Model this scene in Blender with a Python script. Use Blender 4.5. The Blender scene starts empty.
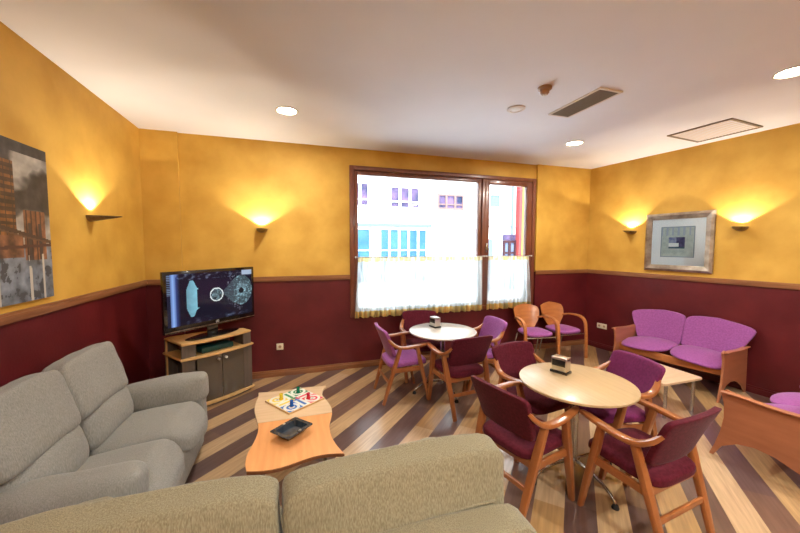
import bpy, bmesh, math, random
from mathutils import Vector, Matrix, Euler, noise
C = bpy.context.scene.collection
R = math.radians
random.seed(4)
sc = bpy.context.scene
sc.view_settings.view_transform = 'Standard'
sc.view_settings.look = 'None'
sc.view_settings.gamma = 1
sc.view_settings.use_curve_mapping = False
sc.view_settings.exposure = 0.36

# ------------------------------------------------------------------ materials
def lin(c):
    return tuple(((v/255)/12.92 if v/255 <= .04045 else ((v/255+.055)/1.055)**2.4) for v in c)
def newmat(name):
    m = bpy.data.materials.new(name); m.use_nodes = True
    nt = m.node_tree; b = nt.nodes['Principled BSDF']
    return m, nt, b
def setv(b, **k):
    for n, v in k.items():
        n = n.replace('_', ' ')
        if n in b.inputs: b.inputs[n].default_value = v
def coords(nt, scale=(1,1,1), kind='Object', rot=(0,0,0)):
    tc = nt.nodes.new('ShaderNodeTexCoord'); mp = nt.nodes.new('ShaderNodeMapping')
    mp.inputs['Scale'].default_value = scale; mp.inputs['Rotation'].default_value = rot
    nt.links.new(tc.outputs[kind], mp.inputs['Vector']); return mp.outputs['Vector']
def noisy(name, c1, c2, scale=4, stretch=(1,1,1), detail=4, rough=.5, bump=0, bscale=None, metallic=0, lo=.35, hi=.65, spec=.5, coat=0, sheen=0, bdist=.01):
    m, nt, b = newmat(name)
    v = coords(nt, stretch)
    n = nt.nodes.new('ShaderNodeTexNoise'); n.inputs['Scale'].default_value = scale; n.inputs['Detail'].default_value = detail
    nt.links.new(v, n.inputs['Vector'])
    r = nt.nodes.new('ShaderNodeValToRGB')
    r.color_ramp.elements[0].position = lo; r.color_ramp.elements[0].color = (*c1, 1)
    r.color_ramp.elements[1].position = hi; r.color_ramp.elements[1].color = (*c2, 1)
    nt.links.new(n.outputs['Fac'], r.inputs['Fac']); nt.links.new(r.outputs['Color'], b.inputs['Base Color'])
    setv(b, Roughness=rough, Metallic=metallic, Specular_IOR_Level=spec, Coat_Weight=coat, Coat_Roughness=.15, Sheen_Weight=sheen, Sheen_Roughness=.4)
    if bump:
        n2 = nt.nodes.new('ShaderNodeTexNoise'); n2.inputs['Scale'].default_value = bscale or scale*3; n2.inputs['Detail'].default_value = 3
        nt.links.new(v, n2.inputs['Vector'])
        bp = nt.nodes.new('ShaderNodeBump'); bp.inputs['Strength'].default_value = bump; bp.inputs['Distance'].default_value = bdist
        nt.links.new(n2.outputs['Fac'], bp.inputs['Height']); nt.links.new(bp.outputs['Normal'], b.inputs['Normal'])
    return m
def plain(name, c, rough=.5, metallic=0, spec=.5, coat=0, emit=None, estr=0):
    m, nt, b = newmat(name)
    v = coords(nt); n = nt.nodes.new('ShaderNodeTexNoise'); n.inputs['Scale'].default_value = 12
    nt.links.new(v, n.inputs['Vector'])
    mr = nt.nodes.new('ShaderNodeMapRange'); mr.inputs['To Min'].default_value = max(0, rough-.05); mr.inputs['To Max'].default_value = min(1, rough+.05)
    nt.links.new(n.outputs['Fac'], mr.inputs['Value']); nt.links.new(mr.outputs['Result'], b.inputs['Roughness'])
    setv(b, Base_Color=(*c, 1), Metallic=metallic, Specular_IOR_Level=spec, Coat_Weight=coat)
    if emit: setv(b, Emission_Color=(*emit, 1), Emission_Strength=estr)
    return m
def painted(name, rough=.5, emission=0, spec=.5, coat=0):
    m, nt, b = newmat(name)
    a = nt.nodes.new('ShaderNodeVertexColor'); a.layer_name = 'Col'
    if emission:
        setv(b, Base_Color=(.005,.005,.006,1), Emission_Strength=emission)
        nt.links.new(a.outputs['Color'], b.inputs['Emission Color'])
    else: nt.links.new(a.outputs['Color'], b.inputs['Base Color'])
    setv(b, Roughness=rough, Specular_IOR_Level=spec, Coat_Weight=coat, Coat_Roughness=.05)
    return m
def wood(name, c1, c2, rough=.35, coat=.3, stretch=(30,30,3), spec=.5):
    return noisy(name, c1, c2, 1.0, stretch, 5, rough, 0, coat=coat, lo=.3, hi=.7, spec=spec)

M = {}
M['yellow'] = noisy('ochre_plaster', (.50,.28,.040), (.70,.43,.085), 2.2, (1,1,1), 8, .62, .25, 14, lo=.3, hi=.7, bdist=.004, spec=.3)
M['maroon'] = noisy('maroon_plaster', (.085,.0065,.009), (.122,.011,.014), 3, (1,1,1), 6, .42, .25, 40, bdist=.003, spec=.45)
M['ceil'] = noisy('ceiling_paint_cool_cast', (.77,.80,.87), (.80,.83,.90), 1.5, (1,1,1), 3, .75, spec=.2)  # white paint, tinted bluish for the cool cast of the light
M['rail'] = wood('walnut_trim', (.20,.075,.028), (.33,.14,.055), .4, .2, (3,3,40))
M['frame'] = wood('window_wood', (.13,.035,.016), (.20,.06,.028), .35, .3, (20,20,2))
M['chairwood'] = wood('orange_beech', (.27,.088,.024), (.38,.132,.038), .3, .4, (14,14,3))
M['ply'] = wood('orange_plywood', (.40,.135,.036), (.52,.19,.055), .35, .3, (5,5,22))
M['plyred'] = wood('cherry_plywood', (.36,.13,.060), (.44,.17,.08), .35, .3, (4,4,18))
M['birch'] = wood('birch_laminate', (.62,.44,.26), (.70,.52,.33), .35, .2, (4,40,4))
M['tabletop'] = wood('pale_table_laminate', (.47,.325,.17), (.55,.39,.21), .36, .1, (40,3,4))
M['glaretop'] = wood('table_laminate_window_glare', (.66,.62,.55), (.72,.68,.61), .22, .5, (40,3,4))  # same laminate as the near table, window glare painted in as a paler colour
M['orangetop'] = wood('orange_laminate', (.70,.30,.10), (.80,.37,.14), .35, .2, (30,3,4))
M['edge'] = wood('brown_edge', (.15,.05,.02), (.22,.08,.03), .4, .2)
M['birchedge'] = wood('birch_edge', (.55,.33,.12), (.66,.42,.18), .4, .2, (20,3,20))
M['greywood'] = wood('grey_brown_laminate', (.085,.065,.052), (.13,.10,.08), .4, .1, (40,40,2))
M['darkglass'] = plain('smoked_glass', (.10,.080,.058), .15, 0, .6)
M['chrome'] = plain('brushed_chrome', (.55,.55,.56), .25, 1)
M['steel'] = plain('steel', (.62,.60,.56), .3, 1)
M['black'] = plain('black_plastic', (.008,.008,.009), .3)
M['gloss'] = plain('gloss_black', (.006,.006,.007), .1, 0, .6, .5)
M['rubber'] = plain('black_rubber', (.012,.012,.013), .6)
M['white'] = plain('white_plastic', (.75,.74,.70), .4)
M['cream'] = plain('cream_plastic', (.70,.62,.45), .4)
M['teal'] = plain('teal_plastic', (.004,.045,.042), .35)
M['burg'] = noisy('burgundy_wool', (.072,.007,.015), (.105,.011,.023), 60, (1,1,1), 3, .9, .3, 300, spec=.15, sheen=.06, bdist=.002)
M['plum'] = noisy('plum_wool', (.125,.014,.065), (.165,.020,.088), 60, (1,1,1), 3, .9, .3, 300, spec=.15, sheen=.1, bdist=.002)
M['mauve'] = noisy('mauve_wool', (.27,.078,.26), (.33,.10,.32), 60, (1,1,1), 3, .85, .3, 300, spec=.15, sheen=.2, bdist=.002)
M['sofa'] = noisy('chenille_sofa', (.18,.155,.095), (.33,.295,.195), 80, (3.2,3.2,.45), 5, .95, .6, 90, spec=.1, lo=.3, hi=.72, sheen=.15, bdist=.004)
M['sofa_daylit'] = noisy('chenille_sofa_daylit', (.21,.208,.192), (.325,.32,.295), 75, (3,3,.5), 5, .95, .5, 90, spec=.1, lo=.3, hi=.72, sheen=.15, bdist=.004)  # same chenille as the other sofa, cool window light put into its colour
M['facade'] = noisy('white_render', (.80,.80,.80), (.86,.86,.86), 1, (1,1,1), 3, .8)
M['stone'] = noisy('grey_stone', (.28,.29,.32), (.62,.62,.64), 3, (1,1,2), 5, .8)
M['street_bounce'] = noisy('street_bounce', (.55,.55,.55), (.62,.62,.62), 20, (1,1,1), 4, .9)  # street colour lightened to bounce daylight up onto the ceiling
M['blueglass'] = noisy('blue_window_glass', (.022,.075,.13), (.045,.125,.20), 1.2, (1,1,1), 3, .5, spec=.08)
M['purpleglass'] = noisy('dark_window_glass', (.02,.025,.055), (.12,.075,.14), 2.5, (1,1,1), 3, .5, spec=.08)
M['outframe'] = plain('outdoor_brown_frame', (.16,.10,.09), .7, spec=.1)
M['outwhite'] = plain('outdoor_white_frame', (.80,.82,.85), .6)
M['outgrey'] = plain('outdoor_blue_grey', (.10,.13,.19), .7, spec=.1)
M['outdoor_door'] = plain('outdoor_dark_door', (.035,.014,.02), .7, spec=.1)
M['red'] = plain('red_paint', (.26,.045,.045), .7, spec=.1)
M['bronze'] = noisy('bronze_metal', (.12,.085,.06), (.30,.22,.15), 14, (1,1,1), 3, .35, metallic=.7)
M['silverframe'] = noisy('aged_silver_frame', (.22,.17,.13), (.42,.36,.29), 9, (1,1,1), 4, .3, metallic=.6)
M['mat'] = plain('mount_board_reflection', (.74,.80,.88), .8)  # lightened towards blue, painting the window's reflection in the picture glass
M['grille'] = plain('taupe_grille', (.20,.165,.13), .5)
M['grilledark'] = plain('dark_slot', (.05,.04,.035), .6)
M['offwhite'] = plain('offwhite_metal', (.72,.66,.60), .5)
M['tan'] = plain('tan_plastic', (.36,.21,.12), .4)
M['screen'] = painted('screen_image', .15, 1.0, coat=.3)
M['paint'] = painted('oil_paint', .5)
M['print'] = painted('print_under_glass', .6, spec=.2)
M['board'] = painted('board_print', .35)
for k, c in (('pc_yellow',(.75,.55,.02)),('pc_green',(.0,.16,.07)),('pc_red',(.60,.01,.03)),('pc_blue',(.01,.09,.42))):
    M[k] = plain(k, c, .25)
M['tray'] = noisy('dark_blue_ceramic', (.018,.026,.040), (.04,.055,.075), 20, (1,1,1), 3, .22)
M['bulb'] = plain('downlight_diffuser', (.9,.9,.85), .5, emit=(1,.90,.72), estr=14)
M['bulbw'] = plain('sconce_bulb', (.9,.9,.85), .5, emit=(1,.86,.62), estr=20)

def glassmat():
    m = bpy.data.materials.new('window_glass'); m.use_nodes = True; nt = m.node_tree; nt.nodes.clear()
    o = nt.nodes.new('ShaderNodeOutputMaterial'); t = nt.nodes.new('ShaderNodeBsdfTransparent'); g = nt.nodes.new('ShaderNodeBsdfGlossy')
    g.inputs['Roughness'].default_value = .02; mx = nt.nodes.new('ShaderNodeMixShader'); f = nt.nodes.new('ShaderNodeFresnel'); f.inputs['IOR'].default_value = 1.35
    nt.links.new(f.outputs[0], mx.inputs[0]); nt.links.new(t.outputs[0], mx.inputs[1]); nt.links.new(g.outputs[0], mx.inputs[2]); nt.links.new(mx.outputs[0], o.inputs[0])
    t.inputs['Color'].default_value = (.96,.98,.98,1)
    return m
M['glass'] = glassmat()
def sheer(name, col, alpha, col2=None):
    m = bpy.data.materials.new(name); m.use_nodes = True; nt = m.node_tree; nt.nodes.clear()
    o = nt.nodes.new('ShaderNodeOutputMaterial'); t = nt.nodes.new('ShaderNodeBsdfTransparent'); tl = nt.nodes.new('ShaderNodeBsdfTranslucent'); d = nt.nodes.new('ShaderNodeBsdfDiffuse')
    n = nt.nodes.new('ShaderNodeTexNoise'); n.inputs['Scale'].default_value = 1.0
    nt.links.new(coords(nt, (25,1,3)), n.inputs['Vector'])
    r = nt.nodes.new('ShaderNodeValToRGB'); r.color_ramp.elements[0].position = .40; r.color_ramp.elements[1].position = .58; r.color_ramp.elements[0].color = (*(col2 or [v*.9 for v in col]),1); r.color_ramp.elements[1].color = (*col,1)
    nt.links.new(n.outputs['Fac'], r.inputs['Fac'])
    nt.links.new(r.outputs['Color'], tl.inputs['Color']); nt.links.new(r.outputs['Color'], d.inputs['Color'])
    a = nt.nodes.new('ShaderNodeMixShader'); a.inputs[0].default_value = .35
    nt.links.new(tl.outputs[0], a.inputs[1]); nt.links.new(d.outputs[0], a.inputs[2])
    b = nt.nodes.new('ShaderNodeMixShader'); b.inputs[0].default_value = alpha
    nt.links.new(t.outputs[0], b.inputs[1]); nt.links.new(a.outputs[0], b.inputs[2]); nt.links.new(b.outputs[0], o.inputs[0])
    return m
M['sheer'] = sheer('sheer_white_voile', (.84,.90,.90), .84, (.62,.68,.68))  # darker streaks paint the shade of the folds
M['gold'] = sheer('gold_hem_fabric', (.92,.66,.24), .97, (.50,.42,.18))
M['header'] = sheer('cream_header_fabric', (.72,.58,.26), .97, (.80,.74,.55))

def floormat():
    m, nt, b = newmat('diagonal_parquet')
    L = nt.links; N = nt.nodes
    tc = N.new('ShaderNodeTexCoord'); sx = N.new('ShaderNodeSeparateXYZ'); L.new(tc.outputs['Object'], sx.inputs[0])
    def math_(op, a, bb=None):
        n = N.new('ShaderNodeMath'); n.operation = op
        for i, v in enumerate((a, bb)):
            if v is None: continue
            if isinstance(v, (int, float)): n.inputs[i].default_value = v
            else: L.new(v, n.inputs[i])
        return n.outputs[0]
    c = math_('MULTIPLY', math_('SUBTRACT', sx.outputs[0], sx.outputs[1]), .70711)
    a = math_('MULTIPLY', math_('ADD', sx.outputs[0], sx.outputs[1]), .70711)
    k = math_('DIVIDE', math_('SUBTRACT', c, 1.101-185*.185), .185)
    idx = math_('FLOOR', k); par = math_('MODULO', idx, 2)     # idx 185 (odd) = dark
    # plank length pieces: random offset per stripe
    wn = N.new('ShaderNodeTexWhiteNoise'); wn.noise_dimensions = '1D'; L.new(idx, wn.inputs['W'])
    al = math_('ADD', math_('DIVIDE', a, 1.25), math_('MULTIPLY', wn.outputs['Value'], 7))
    pl = math_('FLOOR', al)
    wn2 = N.new('ShaderNodeTexWhiteNoise'); wn2.noise_dimensions = '2D'
    cb = N.new('ShaderNodeCombineXYZ'); L.new(idx, cb.inputs[0]); L.new(pl, cb.inputs[1]); L.new(cb.outputs[0], wn2.inputs['Vector'])
    def ramp(src, els):
        r = N.new('ShaderNodeValToRGB'); e = r.color_ramp.elements
        e[0].position = els[0][0]; e[0].color = (*els[0][1],1); e[1].position = els[-1][0]; e[1].color = (*els[-1][1],1)
        for p_, c_ in els[1:-1]: x = e.new(p_); x.color = (*c_,1)
        L.new(src, r.inputs['Fac']); return r.outputs['Color']
    light = ramp(wn2.outputs['Value'], [(0,(.44,.26,.10)),(.5,(.53,.35,.17)),(1,(.60,.43,.26))])
    dark = ramp(wn2.outputs['Value'], [(0,(.115,.065,.055)),(.5,(.14,.085,.075)),(1,(.20,.115,.075))])
    mx = N.new('ShaderNodeMix'); mx.data_type = 'RGBA'; L.new(par, mx.inputs[0]); L.new(light, mx.inputs[6]); L.new(dark, mx.inputs[7])
    # grain
    cg = N.new('ShaderNodeCombineXYZ'); L.new(math_('MULTIPLY', c, 45), cg.inputs[0]); L.new(math_('MULTIPLY', a, 3), cg.inputs[1]); L.new(idx, cg.inputs[2])
    gn = N.new('ShaderNodeTexNoise'); gn.inputs['Scale'].default_value = 1; gn.inputs['Detail'].default_value = 5; L.new(cg.outputs[0], gn.inputs['Vector'])
    gr = ramp(gn.outputs['Fac'], [(.3,(.74,.72,.70)),(.7,(1.12,1.12,1.12))])
    mm = N.new('ShaderNodeMix'); mm.data_type = 'RGBA'; mm.blend_type = 'MULTIPLY'; mm.inputs[0].default_value = 1
    L.new(mx.outputs[2], mm.inputs[6]); L.new(gr, mm.inputs[7]); L.new(mm.outputs[2], b.inputs['Base Color'])
    setv(b, Roughness=.30, Specular_IOR_Level=.55, Coat_Weight=1.0, Coat_Roughness=.2)
    return m
M['floor'] = floormat()

# ------------------------------------------------------------------ mesh helpers
def obj(name, bm, mats, parent=None, smooth=True, label=None, loc=None, rot=None, angle=40):
    me = bpy.data.meshes.new(name)
    if smooth:
        for f in bm.faces: f.smooth = True
    bm.normal_update(); bm.to_mesh(me); bm.free()
    if not isinstance(mats, (list, tuple)): mats = [mats]
    for m in mats: me.materials.append(m)
    if smooth:
        try: me.set_sharp_from_angle(angle=R(angle))
        except Exception: pass
    o = bpy.data.objects.new(name, me); C.objects.link(o)
    if parent is not None: o.parent = parent
    if loc: o.location = loc
    if rot: o.rotation_euler = rot
    if label: o['label'] = label
    return o
def tag(o, label=None, cat=None, group=None, kind=None):
    if label: o['label'] = label
    if cat: o['category'] = cat
    if group: o['group'] = group
    if kind: o['kind'] = kind
    return o
def thing(name, label, cat, loc=(0,0,0), rz=0, group=None):
    o = bpy.data.objects.new(name, None); C.objects.link(o)
    o.location = loc; o.rotation_euler = (0,0,R(rz)); o.empty_display_size = .1
    return tag(o, label, cat, group)
def struct(name, bm, m, parent=None, smooth=False):
    o = obj(name, bm, m, parent, smooth)
    if parent is None: o['kind'] = 'structure'
    return o
def BM(): return bmesh.new()
def join(bm, src, mat=Matrix.Identity(4), mi=0):
    vm = {}
    for v in src.verts: vm[v] = bm.verts.new(mat @ v.co)
    for f in src.faces:
        try:
            nf = bm.faces.new([vm[v] for v in f.verts]); nf.material_index = mi
        except ValueError: pass
    src.free()
def box(bm, lo, hi, bev=0, seg=2, rot=None, mi=0, pivot=None):
    t = BM(); bmesh.ops.create_cube(t, size=1)
    c = [(a+b)/2 for a, b in zip(lo, hi)]; s = [abs(b-a) for a, b in zip(lo, hi)]
    for v in t.verts: v.co = Vector((v.co.x*s[0], v.co.y*s[1], v.co.z*s[2]))
    if bev: bmesh.ops.bevel(t, geom=list(t.edges), offset=min(bev, min(s)*.49), segments=seg, affect='EDGES', profile=.5)
    m = Matrix.Translation(c) @ (Euler(rot).to_matrix().to_4x4() if rot else Matrix.Identity(4))
    join(bm, t, m, mi)
def prism(bm, pts, z0, z1, bev=0, mi=0, mat=Matrix.Identity(4), seg=2):
    t = BM(); lo = [t.verts.new((x,y,z0)) for x,y in pts]; hi = [t.verts.new((x,y,z1)) for x,y in pts]
    n = len(pts)
    a = t.faces.new(hi); b = t.faces.new(lo[::-1])
    for i in range(n): t.faces.new([lo[i], lo[(i+1)%n], hi[(i+1)%n], hi[i]])
    bmesh.ops.recalc_face_normals(t, faces=list(t.faces))
    if bev:
        es = [e for e in t.edges if all(abs(v.co.z-z1) < 1e-6 for v in e.verts) or all(abs(v.co.z-z0) < 1e-6 for v in e.verts)]
        bmesh.ops.bevel(t, geom=es, offset=bev, segments=seg, affect='EDGES')
    join(bm, t, mat, mi)
def cushion(bm, c, s, k=6, rot=None, n=11, wob=.0, fn=None, puff=0, seed=0):
    t = BM(); bmesh.ops.create_cube(t, size=2); bmesh.ops.subdivide_edges(t, edges=list(t.edges), cuts=n, use_grid_fill=True)
    m = Matrix.Translation(c) @ (Euler(rot).to_matrix().to_4x4() if rot else Matrix.Identity(4))
    for v in t.verts:
        p = v.co.copy(); q = (abs(p.x)**k+abs(p.y)**k+abs(p.z)**k)**(1/k); p /= q
        if puff:
            ax = min(range(3), key=lambda i: s[i]); o = [i for i in range(3) if i != ax]
            p[ax] *= 1+puff*(1-p[o[0]]**2)*(1-p[o[1]]**2)
        p = Vector((p.x*s[0]/2, p.y*s[1]/2, p.z*s[2]/2))
        if fn: p = fn(p)
        if wob:
            w = noise.noise_vector((p+Vector(c))*5+Vector((seed,seed*2,0))); p += w*wob
            w = noise.noise_vector((p+Vector(c))*13+Vector((seed,0,3))); p += w*wob*.35
        v.co = p
    join(bm, t, m)
def resample(pts, n):
    P = [Vector(p) for p in pts]; out = []
    m = len(P)-1
    for i in range(n+1):
        u = i/n*m; k = min(int(u), m-1); f = u-k
        p0 = P[max(k-1,0)] if k > 0 else P[0]*2-P[1]; p1 = P[k]; p2 = P[k+1]; p3 = P[k+2] if k+2 <= m else P[m]*2-P[m-1]
        out.append(.5*((2*p1)+(p2-p0)*f+(2*p0-5*p1+4*p2-p3)*f*f+(-p0+3*p1-3*p2+p3)*f**3))
    return out
def interp(vals, u):
    if not isinstance(vals, (list, tuple)): return vals
    x = u*(len(vals)-1); k = min(int(x), len(vals)-2); f = x-k
    return vals[k]*(1-f)+vals[k+1]*f
def sweep(bm, pts, w, h, up=(0,0,1), n=16, sides=8, k=4, smooth_path=True, mi=0):
    """superelliptic section: w along side (t x up), h along the other"""
    P = resample(pts, n) if smooth_path else [Vector(p) for p in pts]
    up = Vector(up); rings = []; N = len(P)
    for i, p in enumerate(P):
        t = (P[min(i+1,N-1)]-P[max(i-1,0)]).normalized()
        s = t.cross(up)
        s = s.normalized() if s.length > 1e-4 else Vector((1,0,0))
        q = s.cross(t).normalized(); u = i/(N-1); ww = interp(w,u)/2; hh = interp(h,u)/2; ring = []
        for j in range(sides*2):
            a = 2*math.pi*j/(sides*2); ca, sa = math.cos(a), math.sin(a)
            r = (abs(ca)**k+abs(sa)**k)**(-1/k)
            ring.append(bm.verts.new(p+s*(ww*ca*r)+q*(hh*sa*r)))
        rings.append(ring)
    for a, b in zip(rings, rings[1:]):
        for j in range(len(a)):
            f = bm.faces.new([a[j], a[(j+1)%len(a)], b[(j+1)%len(a)], b[j]]); f.material_index = mi
    bm.faces.new(rings[0][::-1]).material_index = mi; bm.faces.new(rings[-1]).material_index = mi
def tube(bm, pts, r, n=16, sides=6, sp=True, mi=0): sweep(bm, pts, [2*v for v in r] if isinstance(r,(list,tuple)) else 2*r, [2*v for v in r] if isinstance(r,(list,tuple)) else 2*r, up=(0.13,.31,.94), n=n, sides=sides, k=2, smooth_path=sp, mi=mi)
def lathe(bm, prof, c=(0,0,0), n=32, mi=0, mat=None):
    rings = []
    for r, z in prof:
        rings.append([bm.verts.new(Vector((c[0]+max(r,1e-4)*math.cos(2*math.pi*j/n), c[1]+max(r,1e-4)*math.sin(2*math.pi*j/n), c[2]+z))) for j in range(n)])
    for a, b in zip(rings, rings[1:]):
        for j in range(n): bm.faces.new([a[j], a[(j+1)%n], b[(j+1)%n], b[j]]).material_index = mi
    bm.faces.new(rings[0][::-1]).material_index = mi; bm.faces.new(rings[-1]).material_index = mi
def fixn(bm): bmesh.ops.recalc_face_normals(bm, faces=list(bm.faces)); return bm
def picture(name, w, h, nx, ny, fn, mat, parent, y=0.0, x0=None, z0=None, flat=False):
    """grid in local XZ (or XY when flat) carrying painted colours; fn(u,v)->sRGB 0..255"""
    me = bpy.data.meshes.new(name); x0 = -w/2 if x0 is None else x0; z0 = 0 if z0 is None else z0
    vs = []
    for j in range(ny+1):
        for i in range(nx+1):
            X = x0+w*i/nx; Z = z0+h*j/ny
            vs.append((X, Z, y) if flat else (X, y, Z))
    fs = [((j*(nx+1)+i), (j*(nx+1)+i+1), ((j+1)*(nx+1)+i+1), ((j+1)*(nx+1)+i)) for j in range(ny) for i in range(nx)]
    me.from_pydata(vs, [], fs); a = me.color_attributes.new('Col', 'FLOAT_COLOR', 'CORNER')
    buf = []
    for j in range(ny):
        for i in range(nx):
            c = lin([max(0,min(255,v)) for v in fn((i+.5)/nx, (j+.5)/ny)]); buf += [*c, 1]*4
    a.data.foreach_set('color', buf); me.materials.append(mat)
    o = bpy.data.objects.new(name, me); C.objects.link(o); o.parent = parent
    return o
def fbm(x, y, s=0, o=4): return noise.fractal(Vector((x,y,s)), 1.0, 2.0, o)

# ------------------------------------------------------------------ room shell
ZC, ZR, D = 3.034, 1.320, 4.612
XL, XR = -1.648, 4.860
AR = R(7.03); AL = R(.645)
YB = -2.4
nR = Vector((math.cos(AR), math.sin(AR), 0)); tR = Vector((math.sin(AR), -math.cos(AR), 0))
def RW(t, z, off=0): return Vector((XR, D, 0))+tR*t-nR*off+Vector((0,0,z))   # point on right wall, off into the room
LB = XL+math.tan(AL)*(D-YB); RB = XR+math.tan(AR)*(D-YB)
b = BM(); prism(b, [(XL-.3,D+.3),(LB-.3,YB-.3),(RB+.3,YB-.3),(XR+.3,D+.3)], -.12, 0); struct('floor', b, M['floor'])
b = BM(); prism(b, [(XL-.3,D+.3),(LB-.3,YB-.3),(RB+.3,YB-.3),(XR+.3,D+.3)], ZC, ZC+.2); struct('ceiling', b, M['ceil'])
def wallquad(bm, p, q, z0, z1, th, mi):
    """solid slab between plan points p,q; th = offset vector outward"""
    p, q, th = Vector((*p,0)), Vector((*q,0)), Vector((*th,0))
    t = BM(); vs = []
    for z in (z0, z1):
        for a in (p, q, q+th, p+th): vs.append(t.verts.new((a.x,a.y,z)))
    for f in ((0,1,2,3),(4,5,6,7),(0,1,5,4),(1,2,6,5),(2,3,7,6),(3,0,4,7)): t.faces.new([vs[i] for i in f])
    bmesh.ops.recalc_face_normals(t, faces=list(t.faces)); join(bm, t, mi=mi)
def wall(name, p, q, th):
    b = BM(); wallquad(b, p, q, 0, ZR-.02, th, 1); wallquad(b, p, q, ZR-.02, ZC, th, 0); struct(name, b, [M['yellow'], M['maroon']])
wall('wall_left', (XL,D), (LB,YB), (-.2,0))
wall('wall_right', (XR,D), (RB,YB), (.2*math.cos(AR),.2*math.sin(AR)))
wall('wall_rear', (LB,YB), (RB,YB), (0,-.2))
WX0, WX1, WZ0, WZ1 = .735, 3.750, .735, 2.800
b = BM()
T = (0,.3)
for p, q in (((XL-.2,D),(WX0,D)), ((WX1,D),(XR+.25,D))):
    wallquad(b, p, q, 0, ZR-.02, T, 1); wallquad(b, p, q, ZR-.02, ZC, T, 0)
wallquad(b, (WX0,D), (WX1,D), 0, WZ0, T, 1); wallquad(b, (WX0,D), (WX1,D), WZ1, ZC, T, 0)
# shallow boxed pilasters at both ends of the back wall
PL, PR = -1.275, 3.775
wallquad(b, (XL,D-.035), (PL,D-.035), 0, ZR-.02, (0,.05), 1); wallquad(b, (XL,D-.035), (PL,D-.035), ZR-.02, ZC, (0,.05), 0)
wallquad(b, (PR,D-.035), (XR,D-.035), 0, ZR-.02, (0,.05), 1); wallquad(b, (PR,D-.035), (XR,D-.035), ZR-.02, ZC, (0,.05), 0)
struct('wall_back', b, [M['yellow'], M['maroon']])
def strip(name, path, z0, z1, t, m):
    """moulding standing t proud of the wall; path = list of (p, q, inward normal)"""
    b = BM()
    for p, q, n in path:
        wallquad(b, p, q, z0, z1, (n[0]*t, n[1]*t), 0)
        if z1-z0 > .06:
            wallquad(b, p, q, z0+(z1-z0)*.3, z1-(z1-z0)*.25, (n[0]*(t+.008), n[1]*(t+.008)), 0)
    struct(name, b, m)
nr = (-nR.x, -nR.y); LN = (math.cos(AL), math.sin(AL))
backsegs = lambda: [((XL,D-.035),(PL,D-.035),(0,-1)), ((PL,D),(WX0-.002,D),(0,-1)), ((PR,D-.035),(XR,D-.035),(0,-1))]
strip('trim_back', backsegs(), ZR-.062, ZR, .018, M['rail'])
strip('trim_left', [((XL,D-.035),(LB,YB),LN)], ZR-.062, ZR, .02, M['rail'])
strip('trim_right', [((RW(.03,0).x,RW(.03,0).y),(RB,YB),nr)], ZR-.062, ZR, .02, M['rail'])
strip('baseboard_back', [((XL,D-.035),(PL,D-.035),(0,-1)), ((PL,D),(PR,D),(0,-1)), ((PR,D-.035),(XR,D-.035),(0,-1))], 0, .085, .014, M['rail'])
strip('baseboard_left', [((XL,D-.035),(LB,YB),LN)], 0, .085, .014, M['rail'])
strip('baseboard_right', [((RW(.03,0).x,RW(.03,0).y),(RB,YB),nr)], 0, .085, .014, M['maroon'])
strip('baseboard_rear', [((LB,YB),(RB,YB),(0,1))], 0, .085, .014, M['rail'])
strip('trim_rear', [((LB,YB),(RB,YB),(0,1))], ZR-.062, ZR, .02, M['rail'])

# ------------------------------------------------------------------ window
w = bpy.data.objects.new('window_1', None); C.objects.link(w); w.location = (0,D,0); w['kind'] = 'structure'
def rectframe(bm, x0, x1, z0, z1, wd, y0, y1, bev=.004, wb=None, wr=None):
    wb = wb or wd; wr = wr or wd
    box(bm, (x0,y0,z0), (x0+wd,y1,z1), bev); box(bm, (x1-wr,y0,z0), (x1,y1,z1), bev)
    box(bm, (x0+wd,y0,z1-wd), (x1-wr,y1,z1), bev); box(bm, (x0+wd,y0,z0), (x1-wr,y1,z0+wb), bev)
b = BM(); rectframe(b, WX0-.005, WX1+.01, WZ0-.01, WZ1+.005, .058, -.028, .10); box(b, (2.775,-.02,WZ0+.05),(2.835,.09,WZ1-.05),.004)
obj('outer_frame', b, M['frame'], w)
b = BM(); rectframe(b, .792, 2.775, WZ0+.048, WZ1-.055, .055, .0, .07)
s = obj('fixed_sash', b, M['frame'], w)
b = BM(); box(b, (.84,.035,WZ0+.09), (2.73,.043,WZ1-.1)); obj('glass_pane', b, M['glass'], s, False)
b = BM(); rectframe(b, 2.836, 3.700, WZ0+.048, WZ1-.055, .072, -.012, .065, wr=.10)
s = obj('opening_sash', b, M['frame'], w)
b = BM(); box(b, (2.90,.03,WZ0+.1), (3.61,.038,WZ1-.12)); obj('glass_pane', b, M['glass'], s, False)
b = BM(); box(b, (2.85,-.03,1.62), (2.88,-.012,1.76), .005); tube(b, [(2.865,-.03,1.70),(2.865,-.065,1.70),(2.865,-.068,1.66),(2.865,-.068,1.58)], .009); obj('handle', fixn(b), M['chrome'], s)
b = BM(); box(b, (WX0,.02,WZ0-.02),(WX1,.28,WZ0+.012)); obj('window_sill', b, M['frame'], w, False)

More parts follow.
